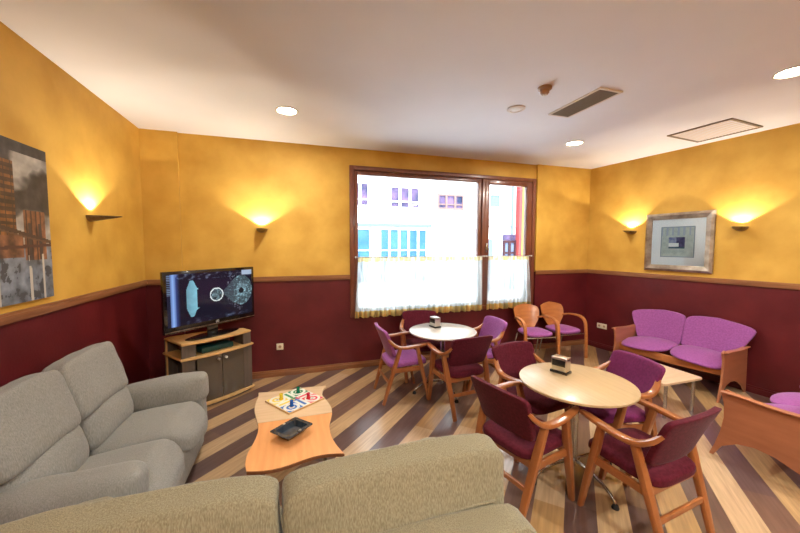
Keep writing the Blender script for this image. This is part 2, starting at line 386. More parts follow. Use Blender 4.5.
# curtain rods + cafe curtains
def curtain(x0, x1, z0, z1, waves, seed, label, flare=(.03,.01)):
    t = thing('cafe_curtain', label, 'curtain', (0, D-.075, 0), group='sheer cafe curtains')
    def surf(name, za, zb, mat, off=0, scallop=0, nz=14):
        b = BM(); nx = 160; rows = []
        for j in range(nz+1):
            f = j/nz; z = za+(zb-za)*f; row = []
            g = (z1-z)/(z1-z0)
            for i in range(nx+1):
                u = i/nx
                X = x0-flare[0]*g+(x1-x0+(flare[0]+flare[1])*g)*u
                amp = .010+.016*g
                ph = waves*2*math.pi*u+.8*math.sin(5*u+seed)+seed
                Y = amp*math.sin(ph)+.006*math.sin(2.3*ph+seed)+off
                zz = z
                if j == 0 and scallop: zz = z-scallop*(.5+.5*math.sin(ph*.5+1))
                row.append(b.verts.new((X,Y,zz)))
            rows.append(row)
        for a, c in zip(rows, rows[1:]):
            for i in range(nx): b.faces.new([a[i],a[i+1],c[i+1],c[i]])
        return obj(name, b, mat, t)
    surf('sheer_panel', z0+.075, z1-.035, M['sheer'])
    surf('gold_hem', z0, z0+.078, M['gold'], -.002, .018, 3)
    surf('gathered_header', z1-.04, z1+.012, M['header'], -.003, .012, 3)
curtain(.835, 1.195, .735, 1.545, 6, .3, 'narrow sheer white curtain with gold hem at the left end of the window', (.05,.0))
curtain(1.205, 2.765, .735, 1.545, 17, 1.9, 'widest sheer white curtain with gold hem across the large fixed pane', (.0,.02))
curtain(2.86, 3.60, .740, 1.545, 9, 4.1, 'sheer white curtain with gold hem on the narrow right sash', (.02,.06))
for x0, x1, lab in ((.80,2.79,'long thin curtain rod across the large left pane'),(2.835,3.66,'short thin curtain rod across the narrow right sash')):
    t = thing('curtain_rod', lab, 'curtain rod', (0,D-.075,1.562), group='curtain rods')
    b = BM(); tube(b, [(x0,0,0),(x1,0,0)], .006, sp=False); obj('rod', fixn(b), M['steel'], t)
    for x in (x0, x1):
        b = BM(); cushion(b, (x,0,0), (.03,.026,.026), 2, n=4); box(b, (x-.006,0,-.008),(x+.006,.05,.008)); obj('finial_bracket', b, M['white'], t)

# ------------------------------------------------------------------ street outside
b = BM(); box(b, (-12,D+.3,-.3), (26,30,-.15)); struct('street', b, M['street_bounce'])
F = 12.0
bd = thing('building', 'white rendered building with brown framed windows across the street', 'building', (0,F,0))
b = BM(); box(b, (-10,0,-.15),(22,.6,8)); obj('wall', b, M['facade'], bd, False)
b = BM(); box(b, (-10,-.12,2.42),(5.0,0,2.53)); box(b, (5.0,-.05,2.50),(22,0,2.53)); obj('ledge', b, M['outgrey'], bd, False)
def outwin(x0, x1, z0, z1, cols, rows, fr, gl, name='window', wd=.07, thin=.045, label=None, split=None):
    b = BM(); box(b, (x0,-.03,z0),(x1,0.0,z1)); o = obj(name, b, gl, bd, False, label)
    b = BM(); rectframe(b, x0, x1, z0, z1, wd, -.07, -.031, 0)
    for i in range(1, cols):
        x = x0+(x1-x0)*i/cols; box(b, (x-thin/2-.02,-.065,z0+wd),(x+thin/2+.02,-.031,z1-wd))
    for z in (split or [z0+(z1-z0)*j/rows for j in range(1, rows)]): box(b, (x0+wd,-.06,z-thin/2),(x1-wd,-.031,z+thin/2))
    obj('window_frame', b, fr, o, False)
    return o
outwin(1.6, 2.62, 3.10, 4.0, 3, 2, M['outwhite'], M['purpleglass'], split=[3.38])
outwin(3.36, 4.56, 3.08, 3.93, 3, 2, M['outwhite'], M['purpleglass'], split=[3.35])
outwin(5.27, 6.40, 3.12, 3.72, 3, 2, M['outframe'], M['purpleglass'], split=[3.32])
b = BM(); box(b, (5.25,-.05,3.74),(6.42,0,3.93)); obj('shutter_box', b, M['outwhite'], bd, False)
outwin(7.50, 8.10, 2.80, 3.85, 1, 1, M['outwhite'], M['outgrey'], 'balcony_door')
b = BM(); box(b, (7.35,-.35,3.24),(8.12,-.31,3.27)); box(b, (7.35,-.35,2.80),(8.12,0,2.84))
for i in range(10): x = 7.37+i*.08; box(b, (x,-.345,2.83),(x+.02,-.32,3.25))
obj('balcony_railing', b, M['outwhite'], bd, False)
outwin(.9, 2.66, .3, 2.36, 2, 2, M['outwhite'], M['blueglass'], 'shop_window', .05, .03, 'blue glazed shop window', [1.55])
outwin(2.98, 4.86, .3, 2.36, 5, 2, M['outwhite'], M['blueglass'], 'shop_window', .05, .03, 'blue glazed shop window with white bars', [1.55])
for x0, x1 in ((2.68,2.96),(4.88,5.28),(6.95,7.2)):
    b = BM(); box(b, (x0,-.10,-.15),(x1,0,2.42)); obj('stone_pillar', b, M['stone'], bd, False)
b = BM(); box(b, (5.33,-.03,-.1),(6.92,0,2.2))
for i in range(5): box(b, (5.33,-.045,.1+i*.42),(6.92,-.03,.12+i*.42))
cushion(b, (6.05,-.05,1.62),(.14,.05,.14),2,n=4)
obj('garage_door', b, M['outwhite'], bd, False)
b = BM(); box(b, (7.35,-.03,-.1),(7.75,0,2.0)); obj('grey_door', b, M['outgrey'], bd, False)
dd = outwin(8.22, 8.86, -.1, 1.95, 2, 4, M['outdoor_door'], M['outgrey'], 'entrance_door', .10, .08)
b = BM(); box(b, (8.22,-.03,1.96),(8.86,0,2.2)); obj('transom', b, M['purpleglass'], bd, False)
b = BM(); box(b, (8.84,-.25,-.15),(9.30,0,4.8)); obj('red_pilaster', b, M['red'], bd, False, 'red painted pilaster')
b = BM(); tube(b, [(8.60,-.12,2.2),(8.60,-.12,4.8)], .05, sp=False); obj('drainpipe', fixn(b), M['outgrey'], bd)

# ------------------------------------------------------------------ armchairs
def make_armchair(fab, loc, yaw, label, fab_in=None):
    t = thing('armchair', label, 'chair', (*loc,0), yaw, 'wooden armchairs around the round tables')
    W_ = M['chairwood']
    for s in (-1, 1):
        b = BM(); sweep(b, [(s*.232,.250,0),(s*.240,.205,.20),(s*.250,.150,.42),(s*.262,.105,.625)], [.032,.038,.045,.040], [.040,.050,.058,.045], up=(1,0,0), n=10); obj('leg', fixn(b), W_, t, label='front leg')
        b = BM(); sweep(b, [(s*.218,-.262,0),(s*.226,-.205,.20),(s*.238,-.140,.42),(s*.252,-.085,.615)], [.030,.036,.042,.040], [.040,.050,.058,.045], up=(1,0,0), n=10); obj('leg', fixn(b), W_, t, label='rear leg')
        b = BM(); sweep(b, [(s*.236,.262,.637),(s*.256,.20,.640),(s*.268,.10,.633),(s*.270,-.01,.622),(s*.262,-.10,.628),(s*.246,-.165,.665),(s*.222,-.208,.715)], [.036,.050,.058,.056,.052,.046,.034], [.024,.028,.030,.030,.032,.032,.024], n=26); obj('armrest', fixn(b), W_, t)
        b = BM(); sweep(b, [(s*.243,.150,.375),(s*.234,-.140,.365)], .026, .052, n=2, smooth_path=False); obj('side_rail', fixn(b), W_, t)
    b = BM(); sweep(b, [(-.24,.165,.375),(.24,.165,.375)], .024, .05, n=2, smooth_path=False); obj('front_rail', fixn(b), W_, t)
    b = BM(); sweep(b, [(-.232,-.150,.365),(.232,-.150,.365)], .024, .055, n=2, smooth_path=False); obj('rear_rail', fixn(b), W_, t)
    b = BM(); sweep(b, [(-.225,-.200,.225),(.225,-.200,.225)], .020, .038, n=2, smooth_path=False); obj('stretcher', fixn(b), W_, t)
    b = BM(); cushion(b, (0,.03,.425), (.455,.455,.07), 5, puff=.25, n=9, fn=lambda p: Vector((p.x*(1+.04*p.y/.2), p.y, p.z+.012*(p.y/.2)-.02*max(0,p.y-.15)/.07))); obj('seat', b, fab, t)
    def bend(p):
        f = (p.z+.155)/.31
        return Vector((p.x*(.90+.12*f), p.y+.55*p.x**2-.10*f+.05-.02*f*f, p.z+.008*math.cos(p.x*7)))
    b = BM(); cushion(b, (0,-.205,.655), (.480,.042,.310), 11, n=13, fn=bend); obj('backrest', b, fab, t)
    return t
A_ = [
 ((1.16,3.64), -90, 'mauve', 'wooden armchair with mauve seat on the left of the farther round table'),
 ((1.67,3.17), 6, 'burg', 'burgundy armchair seen from behind at the near side of the farther round table'),
 ((1.60,4.10), 168, 'burg', 'burgundy armchair under the curtains behind the farther round table'),
 ((2.15,3.60), 87, 'mauve', 'bright mauve armchair on the right of the farther round table'),
 ((1.48,1.90), -77, 'burg', 'burgundy armchair on the left of the nearer round table beside the khaki sofa'),
 ((2.05,1.45), 6, 'burg', 'nearest burgundy armchair with its back to the viewer at the nearer round table'),
 ((1.95,2.37), 188.6, 'burg', 'burgundy armchair at the window side of the nearer round table'),
 ((2.43,2.02), 81.4, 'plum', 'plum armchair on the right of the nearer round table by the mauve settee'),
]
for l, y, f, lab in A_: make_armchair(M[f], l, y, lab)

# ------------------------------------------------------------------ round tables + napkin holders
def round_table(loc, rz, top, label):
    t = thing('round_table', label, 'table', (*loc,0), rz, 'round tables')
    b = BM(); lathe(b, [(.01,.697),(.380,.697),(.395,.704),(.397,.712),(.395,.718),(.390,.720),(.01,.720)], n=72); obj('tabletop', fixn(b), top, t)
    b = BM(); lathe(b, [(.01,.675),(.11,.675),(.12,.690),(.12,.697),(.01,.697)], n=24); lathe(b, [(.030,.08),(.030,.676)], n=20); lathe(b, [(.036,.08),(.045,.09),(.045,.13),(.036,.14)], n=20); obj('pedestal', fixn(b), M['chrome'], t)
    for k in range(4):
        a = math.pi/2*k; c, s = math.cos(a), math.sin(a)
        b = BM(); tube(b, [(c*.03,s*.03,.115),(c*.14,s*.14,.118),(c*.26,s*.26,.095),(c*.335,s*.335,.055),(c*.355,s*.355,.03)], [.013,.012,.011,.010], n=14); lg = obj('leg', fixn(b), M['chrome'], t)
        b = BM(); lathe(b, [(.022,0),(.024,.006),(.018,.022),(.010,.032)], (c*.357,s*.357,0), 14); obj('foot_glide', fixn(b), M['rubber'], lg)
    return t
round_table((1.985,1.935), 0, M['tabletop'], 'nearer round pale wood table on a chrome pedestal with four armchairs')
round_table((1.668,3.600), 2, M['glaretop'], 'farther round table, top paled by painted window glare, below the curtains on a chrome pedestal')
def napkin(loc, rz, label):
    t = thing('napkin_holder', label, 'napkin holder', loc, rz, 'napkin holders')
    K = 1.28
    def bx_(lo, hi, bev, m, nm, seg=2):
        b = BM(); box(b, tuple(v*K for v in lo), tuple(v*K for v in hi), bev, seg); return obj(nm, b, m, t)
    bx_((-.036,-.052,0),(.036,.052,.014),.003,M['black'],'base')
    bx_((-.031,-.046,.0145),(.031,.046,.098),.004,M['steel'],'case',3)
    bx_((-.033,-.040,.045),(-.0312,.040,.084),.0005,M['black'],'slot'); bx_((.0312,-.040,.045),(.033,.040,.084),.0005,M['black'],'slot')
    bx_((-.015,-.0475,.084),(.015,-.0462,.089),0,M['black'],'notch')
napkin((2.005,2.105,.720), 22, 'steel napkin holder on the nearer round table')
napkin((1.645,3.770,.720), 12, 'small steel napkin holder on the farther round table')

# ------------------------------------------------------------------ bentwood armchairs by the window
def bent_chair(loc, yaw, label):
    t = thing('bentwood_armchair', label, 'chair', (*loc,0), yaw, 'bentwood armchairs against the back wall')
    for s in (-1, 1):
        bb = BM()
        P = [(s*.190,-.235,.590),(s*.232,-.13,.622),(s*.258,0,.628),(s*.264,.10,.612),(s*.266,.165,.555),(s*.264,.19,.44),(s*.262,.205,.25),(s*.260,.215,0)]
        Q = resample(P, 34); rings = []
        for i, p in enumerate(Q):
            tg = (Q[min(i+1,34)]-Q[max(i-1,0)]).normalized(); sd = Vector((1,0,0)); sd = (sd-tg*sd.dot(tg)).normalized(); nn = sd.cross(tg).normalized()
            ww = interp([.036,.046,.052,.052,.050,.046,.044,.040], i/34)/2; hh = .013
            rings.append([bb.verts.new(p+sd*a*ww+nn*c*hh) for a, c in ((1,.7),(.85,1),(-.85,1),(-1,.7),(-1,-.7),(-.85,-1),(.85,-1),(1,-.7))])
        for a, c in zip(rings, rings[1:]):
            for j in range(8): bb.faces.new([a[j],a[(j+1)%8],c[(j+1)%8],c[j]])
        bb.faces.new(rings[0]); bb.faces.new(rings[-1][::-1])
        obj('arm_and_front_leg', fixn(bb), M['ply'], t)
        b = BM(); tube(b, [(s*.19,.10,.385),(s*.19,-.12,.385),(s*.19,-.185,.355),(s*.195,-.24,.18),(s*.20,-.285,.0)], .0105, n=18); obj('rear_leg', fixn(b), M['chrome'], t)
    b = BM(); tube(b, [(-.255,.19,.375),(.255,.19,.375)], .010, sp=False); tube(b, [(-.19,-.12,.385),(.19,-.12,.385)], .010, sp=False); obj('under_frame', fixn(b), M['chrome'], t)
    b = BM(); cushion(b, (0,-.01,.418), (.43,.43,.060), 3.5, n=9, puff=.3, fn=lambda p: Vector((p.x*(1+.25*p.y), p.y, p.z-.012*max(0,p.y-.12)/.1))); obj('seat', b, M['mauve'], t)
    # plywood back: shield outline, curved
    b = BM(); nu, nv = 14, 14
    fr = []; bk = []
    for side in (0, 1):
        g = []
        for j in range(nv+1):
            f = j/nv; z = .40+f*.37
            hw = interp([.100,.115,.150,.185,.205,.212,.214,.200], f)
            row = []
            for i in range(nu+1):
                u = -1+2*i/nu; x = hw*u
                zz = z+(.030*(1-abs(u))-.020*abs(u)**4)*f**6
                y = -.195-.12*f+.9*x*x+(-.006 if side else .006)
                row.append(b.verts.new((x,y,zz)))
            g.append(row)
        (bk if side else fr).extend(g)
    for g in (fr, bk):
        for a, c in zip(g, g[1:]):
            for i in range(nu): b.faces.new([a[i],a[i+1],c[i+1],c[i]])
    def edge(l1, l2):
        for i in range(len(l1)-1): b.faces.new([l1[i],l1[i+1],l2[i+1],l2[i]])
    edge(fr[0],bk[0]); edge(fr[-1],bk[-1]); edge([r[0] for r in fr],[r[0] for r in bk]); edge([r[-1] for r in fr],[r[-1] for r in bk])
    obj('backrest', fixn(b), M['ply'], t)
bent_chair((3.47,4.18), 172, 'bentwood armchair with mauve seat, the one nearer the window curtains')
bent_chair((4.02,4.21), 178, 'bentwood armchair with mauve seat nearer the right wall')

# ------------------------------------------------------------------ plywood settees
def settee(loc, yaw, label, W=1.20, seats=2):
    t = thing('settee', label, 'sofa', (*loc,0), yaw, 'mauve plywood settees')
    # side panel outline in (y,z)
    prof = [(.372,0),(.398,0),(.365,.10),(.335,.22),(.318,.34),(.322,.45),(.345,.545),(.310,.572),(.22,.552),(.08,.540),(-.08,.545),(-.22,.555),(-.255,.52),(-.265,.30),(-.275,0),(-.245,0),(-.20,.07),(-.10,.135),(.02,.18),(.13,.19),(.23,.165),(.32,.10)]
    for s in (-1, 1):
        b = BM()
        m = Matrix(((0,0,1,0),(1,0,0,0),(0,1,0,0),(0,0,0,1)))   # prism (x,y,z)->(z, x, y)
        x = s*(W/2-.012)
        prism(b, prof, x-.011, x+.011, .003, mat=m)
        # rolled top lip flaring outward
        sweep(b, [(x+s*.018,.335,.552),(x+s*.022,.22,.556),(x+s*.022,.0,.546),(x+s*.018,-.22,.556)], .055, .014, n=14)
        obj('side_panel', fixn(b), M['plyred'], t, angle=30)
    b = BM(); sweep(b, [(-W/2+.02,.215,.31),(0,.225,.29),(W/2-.02,.215,.31)], .020, .10, n=14); obj('front_apron', fixn(b), M['ply'], t)
    b = BM(); sweep(b, [(-W/2+.02,-.20,.36),(W/2-.02,-.20,.36)], .022, .09, n=2, smooth_path=False); obj('rear_rail', fixn(b), M['ply'], t)
    hw = W/(2*seats)-.012
    for k in range(seats):
        s = -1 if k == 0 else (1 if k == seats-1 else 0)
        cx = -W/2+W/seats*(k+.5)
        def sf(p, s=s):
            u = p.x/hw
            return Vector((p.x, p.y+.045*(1-u*u)*(p.y > 0)*(p.y/.24), p.z+.018*(1-u*u)-.06*max(0,p.y)/.27-.02*u*s))
        b = BM(); cushion(b, (cx,.035,.395), (2*hw+.02,.50,.065), 3.0, n=11, fn=sf, puff=.2); obj('seat', b, M['mauve'], t)
        def bf(p, s=s):
            f = (p.z+.2)/.4; u = p.x/hw
            outer = u*s
            flare = 1.0+.60*(f-.48)*max(0,outer)
            return Vector((p.x*flare if outer > 0 else p.x, p.y-.115*f+.05*u*u, p.z+.02*(1-u*u)*f-.035*max(0,outer)*f-(.04*(1-f)*max(0,outer))))
        b = BM(); cushion(b, (cx,-.17,.605), (2*hw+.02,.050,.40), 9, n=13, fn=bf); bb = obj('backrest', b, M['mauve'], t)
        def bp(p, s=s):
            q = bf(p, s); return Vector((q.x, q.y-.034, q.z))
        b = BM(); cushion(b, (cx,-.17,.605), (2*hw-.01,.018,.35), 5, n=9, fn=bp); obj('back_shell', b, M['plyred'], t)
    return t
settee((4.725,3.02), 98.5, 'mauve two seat settee with plywood sides against the right wall')
settee((4.215,1.50), 6, 'mauve settee showing its large plywood side panel at the right edge', W=1.80, seats=3)

# ------------------------------------------------------------------ low tables
def wavy(x0, x1, y0, y1, amp=.022, lamp=.02):
    """outline with S-curved long sides"""
    P = []
    n = 18
    for i in range(n+1):
        f = i/n; y = y0+(y1-y0)*f; P.append((x1+amp*math.sin(f*2*math.pi*1.0)*1.0, y))
    for i in range(1, 10): f = i/10; P.append((x1+(x0-x1)*f, y1+lamp*math.sin(f*2*math.pi)))
    for i in range(n+1):
        f = i/n; y = y1+(y0-y1)*f; P.append((x0-amp*math.sin(f*2*math.pi), y))
    for i in range(1, 10): f = i/10; P.append((x0+(x1-x0)*f, y0-lamp*math.sin(f*2*math.pi)))
    return P
def half_top(far, ypts):
    """one half of the low table's top; far=True is the birch half"""
    XLs = [(-.283,2.035),(-.300,2.12),(-.298,2.22),(-.275,2.34),(-.262,2.46),(-.272,2.57),(-.300,2.70),(-.322,2.83),(-.322,2.95),(-.315,3.06),(-.322,3.14)]
    XRs = [(.280,2.035),(.245,2.14),(.222,2.26),(.222,2.38),(.245,2.50),(.262,2.59),(.262,2.70),(.238,2.82),(.215,2.93),(.228,3.03),(.262,3.11)]
    Lr = [q for q in resample([(x,y,0) for x,y in XLs], 40)]; Rr = [q for q in resample([(x,y,0) for x,y in XRs], 40)]
    ysp = 2.585
    if far:
        Ls = [q for q in Lr if q.y > ysp]; Rs = [q for q in Rr if q.y > ysp]
        out = [(Rs[0].x, ysp)]+[(q.x,q.y) for q in Rs]+[(Rs[-1].x+(Ls[-1].x-Rs[-1].x)*f, Rs[-1].y+(Ls[-1].y-Rs[-1].y)*f+.012*math.sin(f*2*math.pi)) for f in [i/10 for i in range(1,10)]]+[(q.x,q.y) for q in reversed(Ls)]+[(Ls[0].x, ysp)]
    else:
        Ls = [q for q in Lr if q.y < ysp]; Rs = [q for q in Rr if q.y < ysp]
        out = [(Ls[0].x+(Rs[0].x-Ls[0].x)*f, Ls[0].y-.028*math.sin(f*2*math.pi)*1.0) for f in [i/12 for i in range(12)]]+[(q.x,q.y) for q in Rs]+[(Rs[-1].x,ysp-.002),(Ls[-1].x,ysp-.002)]+[(q.x,q.y) for q in reversed(Ls[1:])]
    cx, cy = -.02, 2.585
    return [(x-cx, y-cy) for x,y in out]
t = thing('coffee_table', 'low coffee table with wavy edges, half birch and half orange, between the sofas', 'coffee table', (-.02,2.585,0))
b = BM(); prism(b, half_top(True,None), .398, .4195, .002); obj('birch_top', b, M['birch'], t, angle=30)
b = BM(); prism(b, half_top(False,None), .398, .4205, .002); 
b.normal_update()
for f in b.faces:
    if abs(f.normal.z) < .5 or f.normal.z < 0: f.material_index = 1
obj('orange_top', b, [M['orangetop'], M['edge']], t, angle=30)
for y in (-.465, .42):
    for x in (-.19, .19):
        b = BM(); lathe(b, [(.018,0),(.018,.398)], (x,y,0), 16); lathe(b, [(.022,0),(.022,.012)], (x,y,0), 16); obj('leg', fixn(b), M['chrome'], t)
b = BM(); box(b, (-.19,-.475,.372),(.19,-.455,.397)); box(b, (-.19,.41,.372),(.19,.43,.397)); box(b, (-.01,-.455,.376),(.01,.40,.395)); obj('under_frame', b, M['chrome'], t, False)
t = thing('side_table', 'low birch side table with steel legs in front of the mauve settee', 'side table', (3.72,2.60,0))
pts = []
for cx, cy, a0 in ((.25,-.29,-90),(.25,.29,0),(-.25,.29,90),(-.25,-.29,180)):
    for k in range(5): a = R(a0+k*22.5); pts.append((cx+.03*math.cos(a), cy+.03*math.sin(a)))
b = BM(); prism(b, pts, .347, .370, .003); obj('tabletop', b, M['birch'], t, angle=30)
for x, y in ((.20,-.28),(.20,.28),(-.20,-.28),(-.20,.28)):
    b = BM(); lathe(b, [(.016,0),(.016,.347)], (x,y,0), 14); obj('leg', fixn(b), M['chrome'], t)

# ashtray
t = thing('ashtray', 'dark blue grey square dish on the orange half of the coffee table', 'dish', (-.035,2.355,.4205), 42)
b = BM()
def rr(hx, hy, r, z, n=5):
    out = []
    for cx, cy, a0 in ((hx-r,hy-r,0),(-hx+r,hy-r,90),(-hx+r,-hy+r,180),(hx-r,-hy+r,270)):
        for k in range(n+1): a = R(a0+90*k/n); out.append(b.verts.new((cx+r*math.cos(a), cy+r*math.sin(a), z)))
    return out
rings = [rr(.062,.042,.01,0), rr(.070,.050,.012,.008), rr(.098,.076,.012,.040), rr(.112,.090,.012,.046), rr(.113,.091,.012,.051), rr(.086,.064,.012,.051), rr(.074,.052,.012,.014), rr(.070,.048,.012,.012)]
for a, c in zip(rings, rings[1:]):
    for j in range(len(a)): b.faces.new([a[j],a[(j+1)%len(a)],c[(j+1)%len(a)],c[j]])
b.faces.new(rings[0][::-1]); b.faces.new(rings[-1])
obj('dish', fixn(b), M['tray'], t, angle=30)
for x, y in ((.0,.078),(.0,-.078)):
    b = BM(); cushion(b, (x,y,.0535),(.02,.014,.006),3,n=3); obj('cigarette_rest', b, M['steel'], t)

# ludo board
brd = thing('board_game', 'ludo style board with yellow, green, red and blue corners on the birch half', 'board game', (-.013,2.880,.4200), 34.6)
b = BM(); box(b, (-.172,-.172,0),(.172,.172,.014),.002); obj('board', b, M['birchedge'], brd)
YE, GR, RE, BL, WH = (235,205,60),(20,130,85),(215,50,80),(20,110,190),(228,232,225)
def ludo(u, v):
    # u along local x, v along local y; corners: left (-x,-y) yellow, top(-x,+y)... 
    cu, cv = int(u > .5), int(v > .5)
    col = {(0,0):BL, (1,0):RE, (0,1):YE, (1,1):GR}[(cu,cv)]
    du, dv = abs(u-.5), abs(v-.5)
    if max(du,dv) > .485: return (225,215,190)
    if du < .11 or dv < .11:
        if du < .11 and dv < .11:
            if max(du,dv) < .09: return (RE if (u-.5) > abs(v-.5) else YE if (.5-u) > abs(v-.5) else GR if v > .5 else BL)
            return WH
        L_ = dv if du < .11 else du; S_ = du if du < .11 else dv
        cell = (int(L_*28)) % 2
        if S_ < .036 and L_ < .44:
            return (GR if v > .5 else BL) if du < .11 else (RE if u > .5 else YE)
        if abs((L_*28) % 1-.5) > .44 or abs(S_-.037) < .004: return (120,130,130)
        return WH
    r = math.hypot(du-.30, dv-.30)
    if r < .075: return (225,225,215) if r > .03 else (150,150,140)
    if r < .125: return col
    if r < .17: return WH
    return col if (r > .19) else WH
picture('printed_face', .336, .336, 84, 84, ludo, M['board'], brd, y=.0145, x0=-.168, z0=-.168, flat=True)
for nm, x, y, m in (('yellow',-.075,.085,'pc_yellow'),('green',.09,.085,'pc_green'),('red',.075,-.08,'pc_red'),('blue',-.09,-.085,'pc_blue')):
    p = Matrix.Rotation(R(34.6),4,'Z') @ Vector((x,y,0))
    b = BM(); lathe(b, [(.017,0),(.018,.006),(.014,.010),(.013,.040),(.016,.046),(.011,.049),(.011,.044),(.002,.044)], n=20)
    o = obj('dice_cup', fixn(b), M[m], None, loc=(-.013+p.x, 2.880+p.y, .4345)); tag(o, f'{nm} dice cup standing on the {nm} corner of the game board', 'dice cup', 'dice cups on the game board')

# ------------------------------------------------------------------ sofas
def sofa(loc, yaw, W, label, mat, depth=.93, ztop=.93, seats=2, seed=1, armd=(.26,.84), hin=.0, armz=0, hoff=0, padh=.155, armx=0):
    t = thing('sofa', label, 'sofa', (*loc,0), yaw, 'chenille two seat sofas')
    hw = W/2
    b = BM(); cushion(b, (0,depth*.52,.20), (W-.10,depth*.80,.26), 12, n=9, wob=.004); obj('base', b, mat, t)
    b = BM(); cushion(b, (0,.075,.37), (W-.01,.15,.67), 14, n=15, wob=.006, fn=lambda p: Vector((p.x, p.y-.03*(p.z+.3)/.6, p.z-.012*(p.x/hw)**2))); bk = obj('back_frame', b, mat, t)
    b = BM(); tube(b, [(-hw+.10,.128,.684),(0,.128,.700),(hw-.10,.128,.684)], .006, n=20); obj('piping', fixn(b), mat, bk)
    aw = .17; iw = (W-2*aw+.06)/seats
    for k in range(seats):
        cx = -hw+aw-.03+iw*(k+.5)+hoff*.8*(seats*.5-abs(k-seats/2+.5)*1.0)
        b = BM(); cushion(b, (cx,depth*.62,.375), (iw-.008,depth*.72,.17), 4.2, n=11, puff=.22, wob=.008, seed=seed+k,
            fn=lambda p: Vector((p.x, p.y, p.z+.03*(p.y/.3)-.07*max(0,p.y-.22)/.1))); obj('seat_cushion', b, mat, t)
        b = BM(); cushion(b, (cx,.30,.53), (iw-.004,.21,.30), 3.8, rot=(R(12),0,0), n=11, puff=.22, wob=.010, seed=seed+k+5); obj('back_cushion', b, mat, t)
        bw = (W-.05-2*hin)/seats; cxx = -hw+.025+hin+hoff+bw*(k+.5)
        b = BM(); cushion(b, (cxx,.235,ztop-.180), (bw-.006,.21,.375), 10, rot=(R(9),0,0), n=15, puff=.12, wob=.011, seed=seed+k+9,
            fn=lambda p: Vector((p.x, p.y*(1-.42*(p.z/.19))+.02*(p.z/.19), p.z-.010*(p.x/.3)**2))); obj('headrest', b, mat, t)
    for s in (-1, 1):
        y0, y1 = armd
        def af(p, s=s):
            f = (p.y/(y1-y0))+.5
            return Vector((p.x+s*.02*f, p.y, p.z+.06*f*f*(p.z > 0)-.05*(1-f)*(p.z > 0)*0))
        b = BM(); cushion(b, (s*(hw-.085),(y0+y1)/2,.30), (.165,y1-y0-.02,.46), 7, n=11, wob=.006, seed=seed+3*s); ar = obj('arm', b, mat, t)
        b = BM(); cushion(b, (s*(hw-.095-armx),(y0+y1)/2+.0,.5825-padh/2+armz), (.20,y1-y0+.02,padh), 3.6, n=13, puff=.25, wob=.012, seed=seed+20+s, fn=af); obj('arm_pad', b, mat, ar)
    for x in (-hw+.12, hw-.12):
        for y in (.12, depth-.15):
            b = BM(); lathe(b, [(.022,0),(.026,.08)], (x,y,0), 14); obj('foot', fixn(b), M['black'], t)
    return t
sofa((-1.61,2.53), -90, 1.42, 'two seat sofa along the left wall, greyed by window light painted in', M['sofa_daylit'], .95, 1.0, seed=2, hin=.10, armz=.03, hoff=.065, armd=(.26,.88), padh=.23)
sofa((-.06,1.00), 0, 1.85, 'khaki two seat sofa seen from behind in the foreground', M['sofa'], .80, .885, seed=7, armd=(.26,.775), armz=-.02, armx=.05)

# ------------------------------------------------------------------ TV stand, TV
a0 = Vector((-1.10,3.83)); a1 = Vector((-.505,4.285)); dx = (a1-a0).normalized(); dy = Vector((-dx.y, dx.x)); LW = (a1-a0).length; ang = math.degrees(math.atan2(dx.y,dx.x))
st = thing('tv_stand', 'birch and grey corner television stand with smoked glass doors', 'tv stand', (a0.x,a0.y,0), ang)
def outline(g=0, bul=.045):
    P = []
    for i in range(13): f = i/12; P.append((-g+(LW+2*g)*f, -bul*4*f*(1-f)-g))
    P += [(LW+g,.16),(LW-.22,.345),(.06,.445),(-g,.42)]
    return P
b = BM(); prism(b, outline(-.01,.045), 0, .03); obj('kickboard', b, M['greywood'], st, angle=30)
b = BM(); prism(b, outline(.022,.055), .03, .052, .005); obj('plinth', b, M['birchedge'], st, angle=30)
b = BM(); prism(b, outline(.018,.05), .545, .567, .005); obj('middle_shelf', b, M['birchedge'], st, angle=30)
b = BM(); prism(b, outline(.0,.048), .698, .720, .005); obj('top_shelf', b, M['birchedge'], st, angle=30)
b = BM(); box(b, (.0,.40,.045),(.46,.415,.545)); box(b, (.0,.40,.567),(.46,.415,.698)); box(b,(.46,.22,.045),(LW-.14,.235,.698)); obj('back_panel', b, M['greywood'], st, False)
for bb_ in (((.004,.004,.052),(.13,.022,.545)),((.115,.0225,.052),(.13,.40,.545)),((LW-.105,-.012,.052),(LW-.004,.012,.545)),((LW-.02,.0125,.052),(LW-.004,.16,.545)),
            ((.004,.006,.567),(.14,.024,.698)),((.125,.0245,.567),(.14,.39,.698)),((LW-.10,-.006,.567),(LW-.01,.012,.698)),((LW-.10,.0125,.567),(LW-.085,.2,.698))):
    b = BM(); box(b, *bb_, .001); obj('grey_panel', b, M['greywood'], st, False)
b = BM(); box(b, (.004,.03,.29),(.115,.39,.305)); box(b, (.002,.385,.045),(.018,.41,.545)); box(b,(.002,.385,.567),(.018,.41,.698)); obj('side_shelf', b, M['birchedge'], st, False)
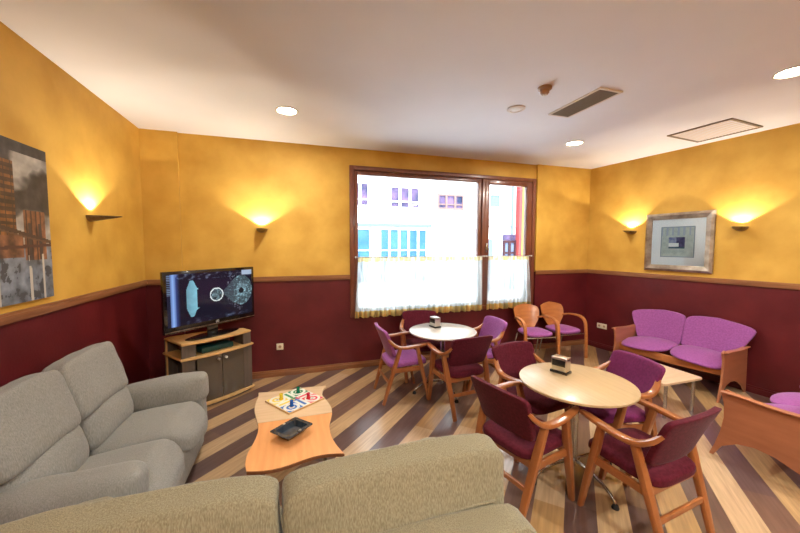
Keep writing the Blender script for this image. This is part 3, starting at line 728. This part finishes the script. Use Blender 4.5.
for x0, x1, kx in ((.135,.383,.345),(.388,LW-.108,.425)):
    def yb(x): f = x/LW; return -.045*4*f*(1-f)+.012
    b = BM(); y0_, y1_ = yb(x0), yb(x1); L_ = math.hypot(x1-x0, y1_-y0_); an = math.atan2(y1_-y0_, x1-x0)
    box(b, ((x0+x1)/2-L_/2,(y0_+y1_)/2-.004,.055),((x0+x1)/2+L_/2,(y0_+y1_)/2+.004,.535),.002,rot=(0,0,an)); d = obj('door', b, M['darkglass'], st)
    b = BM(); lathe(b, [(.012,0),(.010,.014),(.014,.020),(.004,.024)], n=14)
    bmesh.ops.rotate(b, verts=b.verts, cent=(0,0,0), matrix=Matrix.Rotation(R(90),3,'X')); bmesh.ops.translate(b, verts=b.verts, vec=(kx,yb(kx)-.004,.49)); obj('knob', fixn(b), M['steel'] if kx < .4 else M['white'], d)
bx = thing('video_player', 'dark teal flat box in the open niche of the television stand', 'video player', (a0.x+dx.x*.37+dy.x*.10, a0.y+dx.y*.37+dy.y*.10, .567), ang)
b = BM(); box(b, (-.17,-.09,.006),(.17,.10,.058),.004); obj('case', b, M['teal'], bx)
b = BM()
for x in (-.15,.15):
    for y in (-.07,.08): box(b, (x-.012,y-.012,0),(x+.012,y+.012,.006))
obj('feet', b, M['black'], bx, False)
tl, tr = Vector((-1.235,3.80)), Vector((-.495,4.53)); TW = (tr-tl).length; ta = math.degrees(math.atan2((tr-tl).y,(tr-tl).x)); tc = (tl+tr)/2
tv = thing('television', 'flat black television showing a medical scan on the corner stand', 'television', (tc.x,tc.y,.720), ta)
b = BM(); lathe(b, [(.01,0),(.20,0),(.205,.006),(.19,.013),(.01,.016)], n=40)
for v in b.verts: v.co.x *= 1.5; v.co.y = v.co.y*.55+.02
obj('base', fixn(b), M['gloss'], tv)
b = BM(); box(b, (-.06,.025,.012),(.06,.05,.30),.005); obj('neck', b, M['gloss'], tv)
H0, H1 = .110, .738
b = BM(); box(b, (-TW/2,-.012,H0),(TW/2,.030,H1),.006); box(b, (-TW/2+.1,.03,H0+.08),(TW/2-.1,.065,H1-.1),.02); cs = obj('case', b, M['gloss'], tv)
def tvimg(u, v):
    bg = [14,16,30]
    x = u*16; y = v*9
    def ell(cx, cy, rx, ry): return ((x-cx)/rx)**2+((y-cy)/ry)**2
    if u < .085:
        f = 1-abs(u-.06)/.03
        if u < .035: return (22,26,44) if (int(v*60)%2 or v < .6) else (90,105,130)
        return (70+60*max(0,f),90+75*max(0,f),140+80*max(0,f))
    if u < .13: f = (.13-u)/.045; bg = [14+35*f,18+50*f,32+95*f]
    # large spine / skull plate on the left
    wdt = 1.15 if abs(y-4.5) < 1.8 else 1.15-(abs(y-4.5)-1.8)*.55
    if abs(y-4.5) < 3.2 and -wdt*.75 < x-4.0 < wdt*.8:
        g = 150+40*((x-3.2)/1.8)+14*fbm(x,y,3); return (g*.62,g*.92,g*1.02)
    c = ell(4.6,4.4,1.15,2.0); c2 = ell(5.35,4.4,1.15,1.75)
    if c < 1 and c2 > 1 and x > 4.7: return (130,185,200)
    e = ell(8.5,4.7,1.3,1.3)
    if e < 1:
        if e > .72: return (205,215,215)
        n = fbm(x*1.8,y*1.8,7); g = 95+120*n
        return (g*.75,g*.95,g) if e < .6 else (40,60,75)
    if x > 9.5:
        rr_ = math.hypot((x-13.6)/2.4, (y-5.0)/3.0)
        if 9.8 < x < 12 and abs(y-4.9) < (x-9.5)*.95: 
            g = 55+60*abs(fbm(x*2,y*6,2)); return (g*.8,g,g*1.1)
        if rr_ < 1:
            g = 60+150*abs(fbm(x*1.6,y*1.6,5))+40*(rr_ < .45)
            if ((x-13.6)/.55)**2+((y-4.9)/.6)**2 < 1: g = 30
            return (g*.75,g*.95,g*1.02)
        if rr_ < 1.35 and x < 13.8: g = 130*max(0,fbm(x*3,y*3,8)); return (bg[0]+g,bg[1]+g,bg[2]+g)
        if y > 8.1 and x > 13.5: return (150,165,185)
    if y < 1.1 and 3 < x < 15:
        g = max(0,fbm(x*.9,y*1.4,4))*130*(1.1-y); 
        if y < .35: g *= .6
        return (bg[0]+g*.9,bg[1]+g,bg[2]+g*1.1)
    if y > 7.8: g = max(0,fbm(x*1.1,y*1.6,9))*110; return (bg[0]+g*.9,bg[1]+g,bg[2]+g*1.1)
    return bg
picture('screen', TW-.066, H1-H0-.098, 150, 86, tvimg, M['screen'], cs, y=-.0128, z0=H0+.066)
b = BM(); box(b, (-TW/2+.004,-.0135,H0+.012),(TW/2-.004,-.0122,H0+.022)); obj('bezel_strip', b, M['bronze'], cs, False)
def text(s, size, mat, parent, loc, rot, name='logo'):
    cu = bpy.data.curves.new(name, 'FONT'); cu.body = s; cu.size = size; cu.extrude = .0006; cu.align_x = 'CENTER'
    o = bpy.data.objects.new(name, cu); C.objects.link(o); dg = bpy.context.evaluated_depsgraph_get()
    me = bpy.data.meshes.new_from_object(o.evaluated_get(dg)); me.materials.clear(); me.materials.append(mat)
    bpy.data.objects.remove(o); m = bpy.data.objects.new(name, me); C.objects.link(m); m.parent = parent; m.location = loc; m.rotation_euler = rot
    return m
text('LG', .032, M['offwhite'], cs, (.03,-.0135,H0+.030), (R(90),0,0))

# ------------------------------------------------------------------ pictures
PY0, PY1, PZ0, PZ1 = 1.75, 2.95, 1.365, 2.352
xw = XL+math.tan(AL)*(D-(PY0+PY1)/2)
pt = thing('wall_painting', 'unframed grey and brown city painting with a bridge on the left wall', 'painting', (xw+.022,(PY0+PY1)/2,PZ0), 90+math.degrees(AL))
PWd = PY1-PY0; PH = PZ1-PZ0
b = BM(); box(b, (-PWd/2,-.000,0),(PWd/2,.020,PH)); obj('canvas', b, M['offwhite'], pt, False)
def city(u, v):
    # u 0 = near edge (towards the camera) .. 1 = far edge ; v up
    n = fbm(u*5,v*5,1); n2 = fbm(u*16,v*12,2,5); n3 = fbm(u*4,v*3,6)
    if v > .36:                                   # sky
        g = 165+50*n+22*n2
        col = [g*.98,g*.96,g*.92]
        d = fbm(u*3.2+2,v*3.6+1,9)+.9*(v-.66)+.15
        if d > .05 or v > .93: k = min(1,(d-.05)*3 if v <= .93 else 1); col = [c*(1-k)+q*k for c, q in zip(col,(52+25*n2,50+25*n2,52+25*n2))]
    else:
        g = 120+50*n+42*n2
        col = [g*.86,g*.92,g*1.0]
        if n2 < -.2: col = [70,72,78]
    x = (u-.60)/.40                                # visible part 0..1
    h = .30
    def tower(x0, x1, top, base, c):
        return x0 < x < x1 and base < v < top
    if tower(-.55,.38,.87,.36,0):
        s = (int(v*46)%2); g = .75+.35*n2
        col = [150*g,98*g,52*g] if s else [88*g,62*g,42*g]
        if abs((x*9)%1-.5) > .42: col = [60,45,35]
    if tower(.50,.90,.58,.26,0) or tower(-1.3,-.6,.62,.26,0):
        g = .8+.45*n2; col = [150*g,100*g,70*g]
        if abs((x*11)%1-.5) > .36: col = [85*g,58*g,45*g]
        if .57 < x < .63 and v < .50 or .76 < x < .82 and v < .50: col = [66,56,55]
    if tower(-.5,.48,.42,.28,0): g = .8+.4*n2; col = [140*g,95*g,70*g]
    deck = .50-.10*(x+.2)                           # bridge deck / cable
    if abs(v-deck) < .012 and x < 1: col = [70,52,44]
    if abs(v-(.34+.02*x)) < .010: col = [80,50,42]
    cab = .56-.17*math.sqrt(max(0,min(1,(x+.4)/1.2)))
    if abs(v-cab) < .006: col = [95,70,55]
    if v < .30 and (.0 < x < .06 or .55 < x < .60 or .8 < x < .84) and n > -.2: col = [185,180,170]
    return col
picture('painted_face', PWd, PH, 200, 160, city, M['paint'], pt, y=-.0012)
# framed print on the right wall
c0 = RW(0,0)
ty = (D-3.256)/math.cos(AR); pc = RW(ty, 0, .018)
fp = thing('framed_print', 'small print in a wide white mount and bronze frame on the right wall', 'picture frame', (pc.x,pc.y,1.375), -90+math.degrees(AR))
FW, FH = .80, .805
b = BM()
fwid = .085
def frs(x0, x1, z0, z1, w_):
    o = [(x0,z0),(x1,z0),(x1,z1),(x0,z1)]; i = [(x0+w_,z0+w_),(x1-w_,z0+w_),(x1-w_,z1-w_),(x0+w_,z1-w_)]; m_ = [(x0+w_*.35,z0+w_*.35),(x1-w_*.35,z0+w_*.35),(x1-w_*.35,z1-w_*.35),(x0+w_*.35,z1-w_*.35)]
    L0 = [b.verts.new((x,.016,z)) for x,z in o]; L1 = [b.verts.new((x,-.012,z)) for x,z in o]; L2 = [b.verts.new((x,-.030,z)) for x,z in m_]; L3 = [b.verts.new((x,-.012,z)) for x,z in i]; L4 = [b.verts.new((x,.016,z)) for x,z in i]
    for A, B_ in ((L0,L1),(L1,L2),(L2,L3),(L3,L4),(L4,L0)):
        for j in range(4): b.faces.new([A[j],A[(j+1)%4],B_[(j+1)%4],B_[j]])
frs(-FW/2, FW/2, 0, FH, fwid); obj('frame', fixn(b), M['silverframe'], fp, False)
b = BM(); box(b, (-FW/2+.08,-.002,.08),(FW/2-.08,.012,FH-.08)); obj('mount', b, M['mat'], fp, False)
def prt(u, v):  # print tones lifted too, with the window's bluish reflection painted in
    if min(u,1-u,v,1-v) < .02: return (120,140,160)
    g = 185+14*fbm(u*8,v*8,2); col = [g*.90,g*.98,g]
    if v > .72 and (u*6)%1 < .35: col = [150,165,190]
    if .25 < u < .72 and .28 < v < .66:
        n = fbm(u*7,v*7,5); col = [70+30*n,70+30*n,110+30*n] if u > .47 else [120+40*n,130+40*n,170+20*n]
        if .34 < v < .46 and u < .55: col = [215,225,230]
        if v < .33: col = [60,90,105]
    return col
picture('print', .40, .42, 80, 84, prt, M['print'], fp, y=-.0035, z0=.195)
b = BM(); box(b, (-FW/2+.084,-.0075,.084),(FW/2-.084,-.0055,FH-.084)); obj('glazing', b, M['glass'], fp, False)

# ------------------------------------------------------------------ wall lamps
def sconce(loc, rz, label):
    """local +y points out of the wall"""
    t = thing('wall_sconce', label, 'wall lamp', loc, rz, 'wedge shaped wall sconces')
    b = BM(); n = 12; rows = []
    outer = []; inner = []
    for i in range(n+1):
        f = i/n; y = .002+.225*f
        hw = .062*(1-f**1.6)+.006; dp = .052*(1-f*.88)
        outer.append([b.verts.new((hw*math.sin(a), y, -dp*math.cos(a))) for a in [R(-90+15*k) for k in range(13)]])
        inner.append([b.verts.new(((hw-.003)*math.sin(a), y, -(dp-.004)*math.cos(a)+.0)) for a in [R(-90+15*k) for k in range(13)]])
    for g in (outer, inner):
        for a, c in zip(g, g[1:]):
            for k in range(12): b.faces.new([a[k],a[k+1],c[k+1],c[k]])
    for a, c in zip(range(n), range(1,n+1)):
        for k in (0, 12): b.faces.new([outer[a][k],outer[c][k],inner[c][k],inner[a][k]])
    for k in range(12):
        b.faces.new([outer[0][k],outer[0][k+1],inner[0][k+1],inner[0][k]]); b.faces.new([outer[n][k],outer[n][k+1],inner[n][k+1],inner[n][k]])
    obj('shade', fixn(b), M['bronze'], t)
    b = BM(); box(b, (-.03,.001,-.045),(.03,.012,-.01),.003); obj('wall_plate', b, M['bronze'], t)
    b = BM(); cushion(b, (0,.075,-.012), (.05,.018,.018), 2, n=4); obj('bulb', b, M['bulbw'], t)
    L = bpy.data.lights.new('sconce_lamp', 'SPOT'); L.energy = 28; L.color = (1,.87,.70); L.shadow_soft_size = .015; L.spot_size = R(118); L.spot_blend = .18
    o = bpy.data.objects.new('lamp_light', L); C.objects.link(o); o.parent = t; o.location = (0,.075,.004); o.rotation_euler = (R(180),0,0)
    return t
xs = XL+math.tan(AL)*(D-3.50)
sconce((xs,3.50,1.968), -90+math.degrees(AL), 'bronze wedge wall sconce on the left wall beside the city painting')
sconce((-.385,D,1.932), 180, 'bronze wedge wall sconce on the back wall right of the television')
for px_, lab in ((3.86,'bronze wedge wall sconce on the right wall, between the room corner and the framed print'),(2.62,'bronze wedge wall sconce on the right wall, on the viewer side of the framed print')):
    q = RW((D-px_)/math.cos(AR), 0); sconce((q.x,q.y,1.955), 90+math.degrees(AR), lab)

# ------------------------------------------------------------------ ceiling things
def downlight(x, y, label, r=.105, power=27):
    t = thing('downlight', label, 'ceiling light', (x,y,ZC), 0, 'recessed downlights')
    b = BM(); lathe(b, [(r,-.001),(r+.004,-.006),(r-.008,-.010),(r-.018,-.004),(r-.018,-.001)], n=48); obj('trim_ring', fixn(b), M['offwhite'], t)
    b = BM(); lathe(b, [(r-.019,-.0035),(.002,-.0035)], n=48); obj('diffuser', b, M['bulb'], t)
    L = bpy.data.lights.new('downlight_lamp', 'AREA'); L.shape = 'DISK'; L.size = 2*r-.05; L.energy = power; L.color = (1,.96,.90)
    o = bpy.data.objects.new('lamp_light', L); C.objects.link(o); o.parent = t; o.location = (0,0,-.012)
    return t
downlight(-.045, 3.537, 'recessed ceiling downlight on the television side of the room')
downlight(3.437, 3.502, 'small looking recessed ceiling downlight above the window end of the right wall')
downlight(3.60, 1.600, 'recessed ceiling downlight cut by the right edge above the settee')
downlight(-.045, -.9, 'unseen fill downlight added behind the viewer on the left', power=58); downlight(1.7, -.9, 'unseen fill downlight added behind the viewer in the middle', power=58); downlight(3.7, -.9, 'unseen fill downlight added behind the viewer on the right', power=58)  # added fill lights out of view, stronger than the visible downlights
t = thing('air_vent', 'long narrow taupe slotted air vent in the middle of the ceiling', 'air vent', (2.56,2.53,ZC), 0)
b = BM(); rectframe(b, -.125, .125, -.30, .30, .018, -.012, 0, 0)
for v in b.verts: v.co = Vector((v.co.x, v.co.z, v.co.y))
obj('frame', fixn(b), M['offwhite'], t, False)
b = BM(); box(b, (-.107,-.282,-.003),(.107,.282,-.001)); obj('backing', b, M['grilledark'], t, False)
b = BM()
for i in range(12): x = -.10+i*.0175; box(b, (x,-.282,-.011),(x+.009,.282,-.004))
obj('slats', b, M['grille'], t, False)
t = thing('return_grille', 'wide pale rectangular grille in the ceiling near the right wall', 'air vent', (4.58,2.66,ZC), 5)
b = BM(); rectframe(b, -.31, .31, -.30, .30, .022, -.012, 0, 0)
for v in b.verts: v.co = Vector((v.co.x, v.co.z, v.co.y))
obj('frame', fixn(b), M['grille'], t, False)
b = BM(); box(b, (-.288,-.278,-.004),(.288,.278,-.001)); obj('backing', b, M['ceil'], t, False)
b = BM()
for i in range(18): y = -.27+i*.031; box(b, (-.285,y,-.0075),(.285,y+.010,-.0045))
obj('slats', b, M['offwhite'], t, False)
t = thing('smoke_detector', 'small tan smoke detector on the ceiling beside the narrow vent', 'smoke detector', (2.005,2.375,ZC), 0)
b = BM(); lathe(b, [(.055,-.001),(.055,-.018),(.045,-.024),(.01,-.024)], n=28); obj('mounting_base', fixn(b), M['tan'], t)
b = BM(); lathe(b, [(.034,-.0245),(.036,-.045),(.026,-.058),(.002,-.060)], n=28); obj('sensor_head', fixn(b), M['tan'], t)
b = BM(); lathe(b, [(.016,-.0605),(.010,-.066),(.002,-.066)], n=20); obj('cap', fixn(b), M['white'], t)
t = thing('ceiling_speaker', 'small round white disc fitting on the ceiling left of the smoke detector', 'ceiling fitting', (2.05,2.815,ZC), 0)
b = BM(); lathe(b, [(.085,-.001),(.085,-.008),(.060,-.014),(.056,-.010)], n=32); obj('rim', fixn(b), M['offwhite'], t)
b = BM(); lathe(b, [(.055,-.006),(.030,-.012),(.002,-.013)], n=32); obj('centre', fixn(b), M['white'], t)

# sockets
def socket(loc, rz, n, label):
    t = thing('wall_socket', label, 'socket', loc, rz, 'cream wall sockets')
    b = BM(); box(b, (-.042*n,-.009,-.042),(.042*n,-.001,.042),.003); obj('plate', b, M['cream'], t)
    for k in range(n):
        b = BM(); lathe(b, [(.019,0),(.019,.001)], n=20)
        bmesh.ops.rotate(b, verts=b.verts, cent=(0,0,0), matrix=Matrix.Rotation(R(90),3,'X')); bmesh.ops.translate(b, verts=b.verts, vec=(-.042*(n-1)+.084*k,-.0095,0)); obj('outlet', fixn(b), M['tan'], t)
socket((-.198,D,.394), 0, 1, 'single cream socket low on the maroon back wall right of the television stand')
q = RW((D-4.276)/math.cos(AR), .385); socket((q.x,q.y,q.z), -90+math.degrees(AR), 2, 'double cream socket low on the right wall beside the mauve settee')

# ------------------------------------------------------------------ light
wd = bpy.data.worlds.new('sky'); sc.world = wd; wd.use_nodes = True
bgn = wd.node_tree.nodes['Background']; bgn.inputs['Color'].default_value = (.76,.87,1.0,1); bgn.inputs['Strength'].default_value = 8.0
S = bpy.data.lights.new('sun', 'SUN'); S.energy = 9; S.angle = R(2); S.color = (1,.97,.93)
so = bpy.data.objects.new('sun', S); C.objects.link(so); so.rotation_euler = (R(30),0,R(-15)); so.location = (0,-5,10)
P = bpy.data.lights.new('window_portal', 'AREA'); P.shape = 'RECTANGLE'; P.size = 3.0; P.size_y = 2.1; P.cycles.is_portal = True
po = bpy.data.objects.new('window_portal', P); C.objects.link(po); po.location = (2.24,D+.31,1.77); po.rotation_euler = (R(-90),0,0)

# ------------------------------------------------------------------ camera
f, pi_, ya, ro = 335.51, R(3.5375), R(-17.508), R(.1206)
Fw = Vector((-math.sin(ya)*math.cos(pi_), math.cos(ya)*math.cos(pi_), -math.sin(pi_)))
Rt = Vector((math.cos(ya), math.sin(ya), 0)); Up = Rt.cross(Fw)
R2 = Rt*math.cos(ro)+Up*math.sin(ro); U2 = -Rt*math.sin(ro)+Up*math.cos(ro)
cam = bpy.data.cameras.new('camera'); cam.lens = f/800*36; cam.sensor_width = 36; cam.clip_start = .02
co = bpy.data.objects.new('camera', cam); C.objects.link(co)
m = Matrix((R2, U2, -Fw)).transposed().to_4x4(); m.translation = (0,0,1.72); co.matrix_world = m
sc.camera = co
sc.cycles.max_bounces = 10; sc.cycles.diffuse_bounces = 6; sc.cycles.transparent_max_bounces = 12
sc.cycles.use_denoising = True
sc.cycles.sample_clamp_indirect = 6
sc.cycles.caustics_reflective = False; sc.cycles.caustics_refractive = False
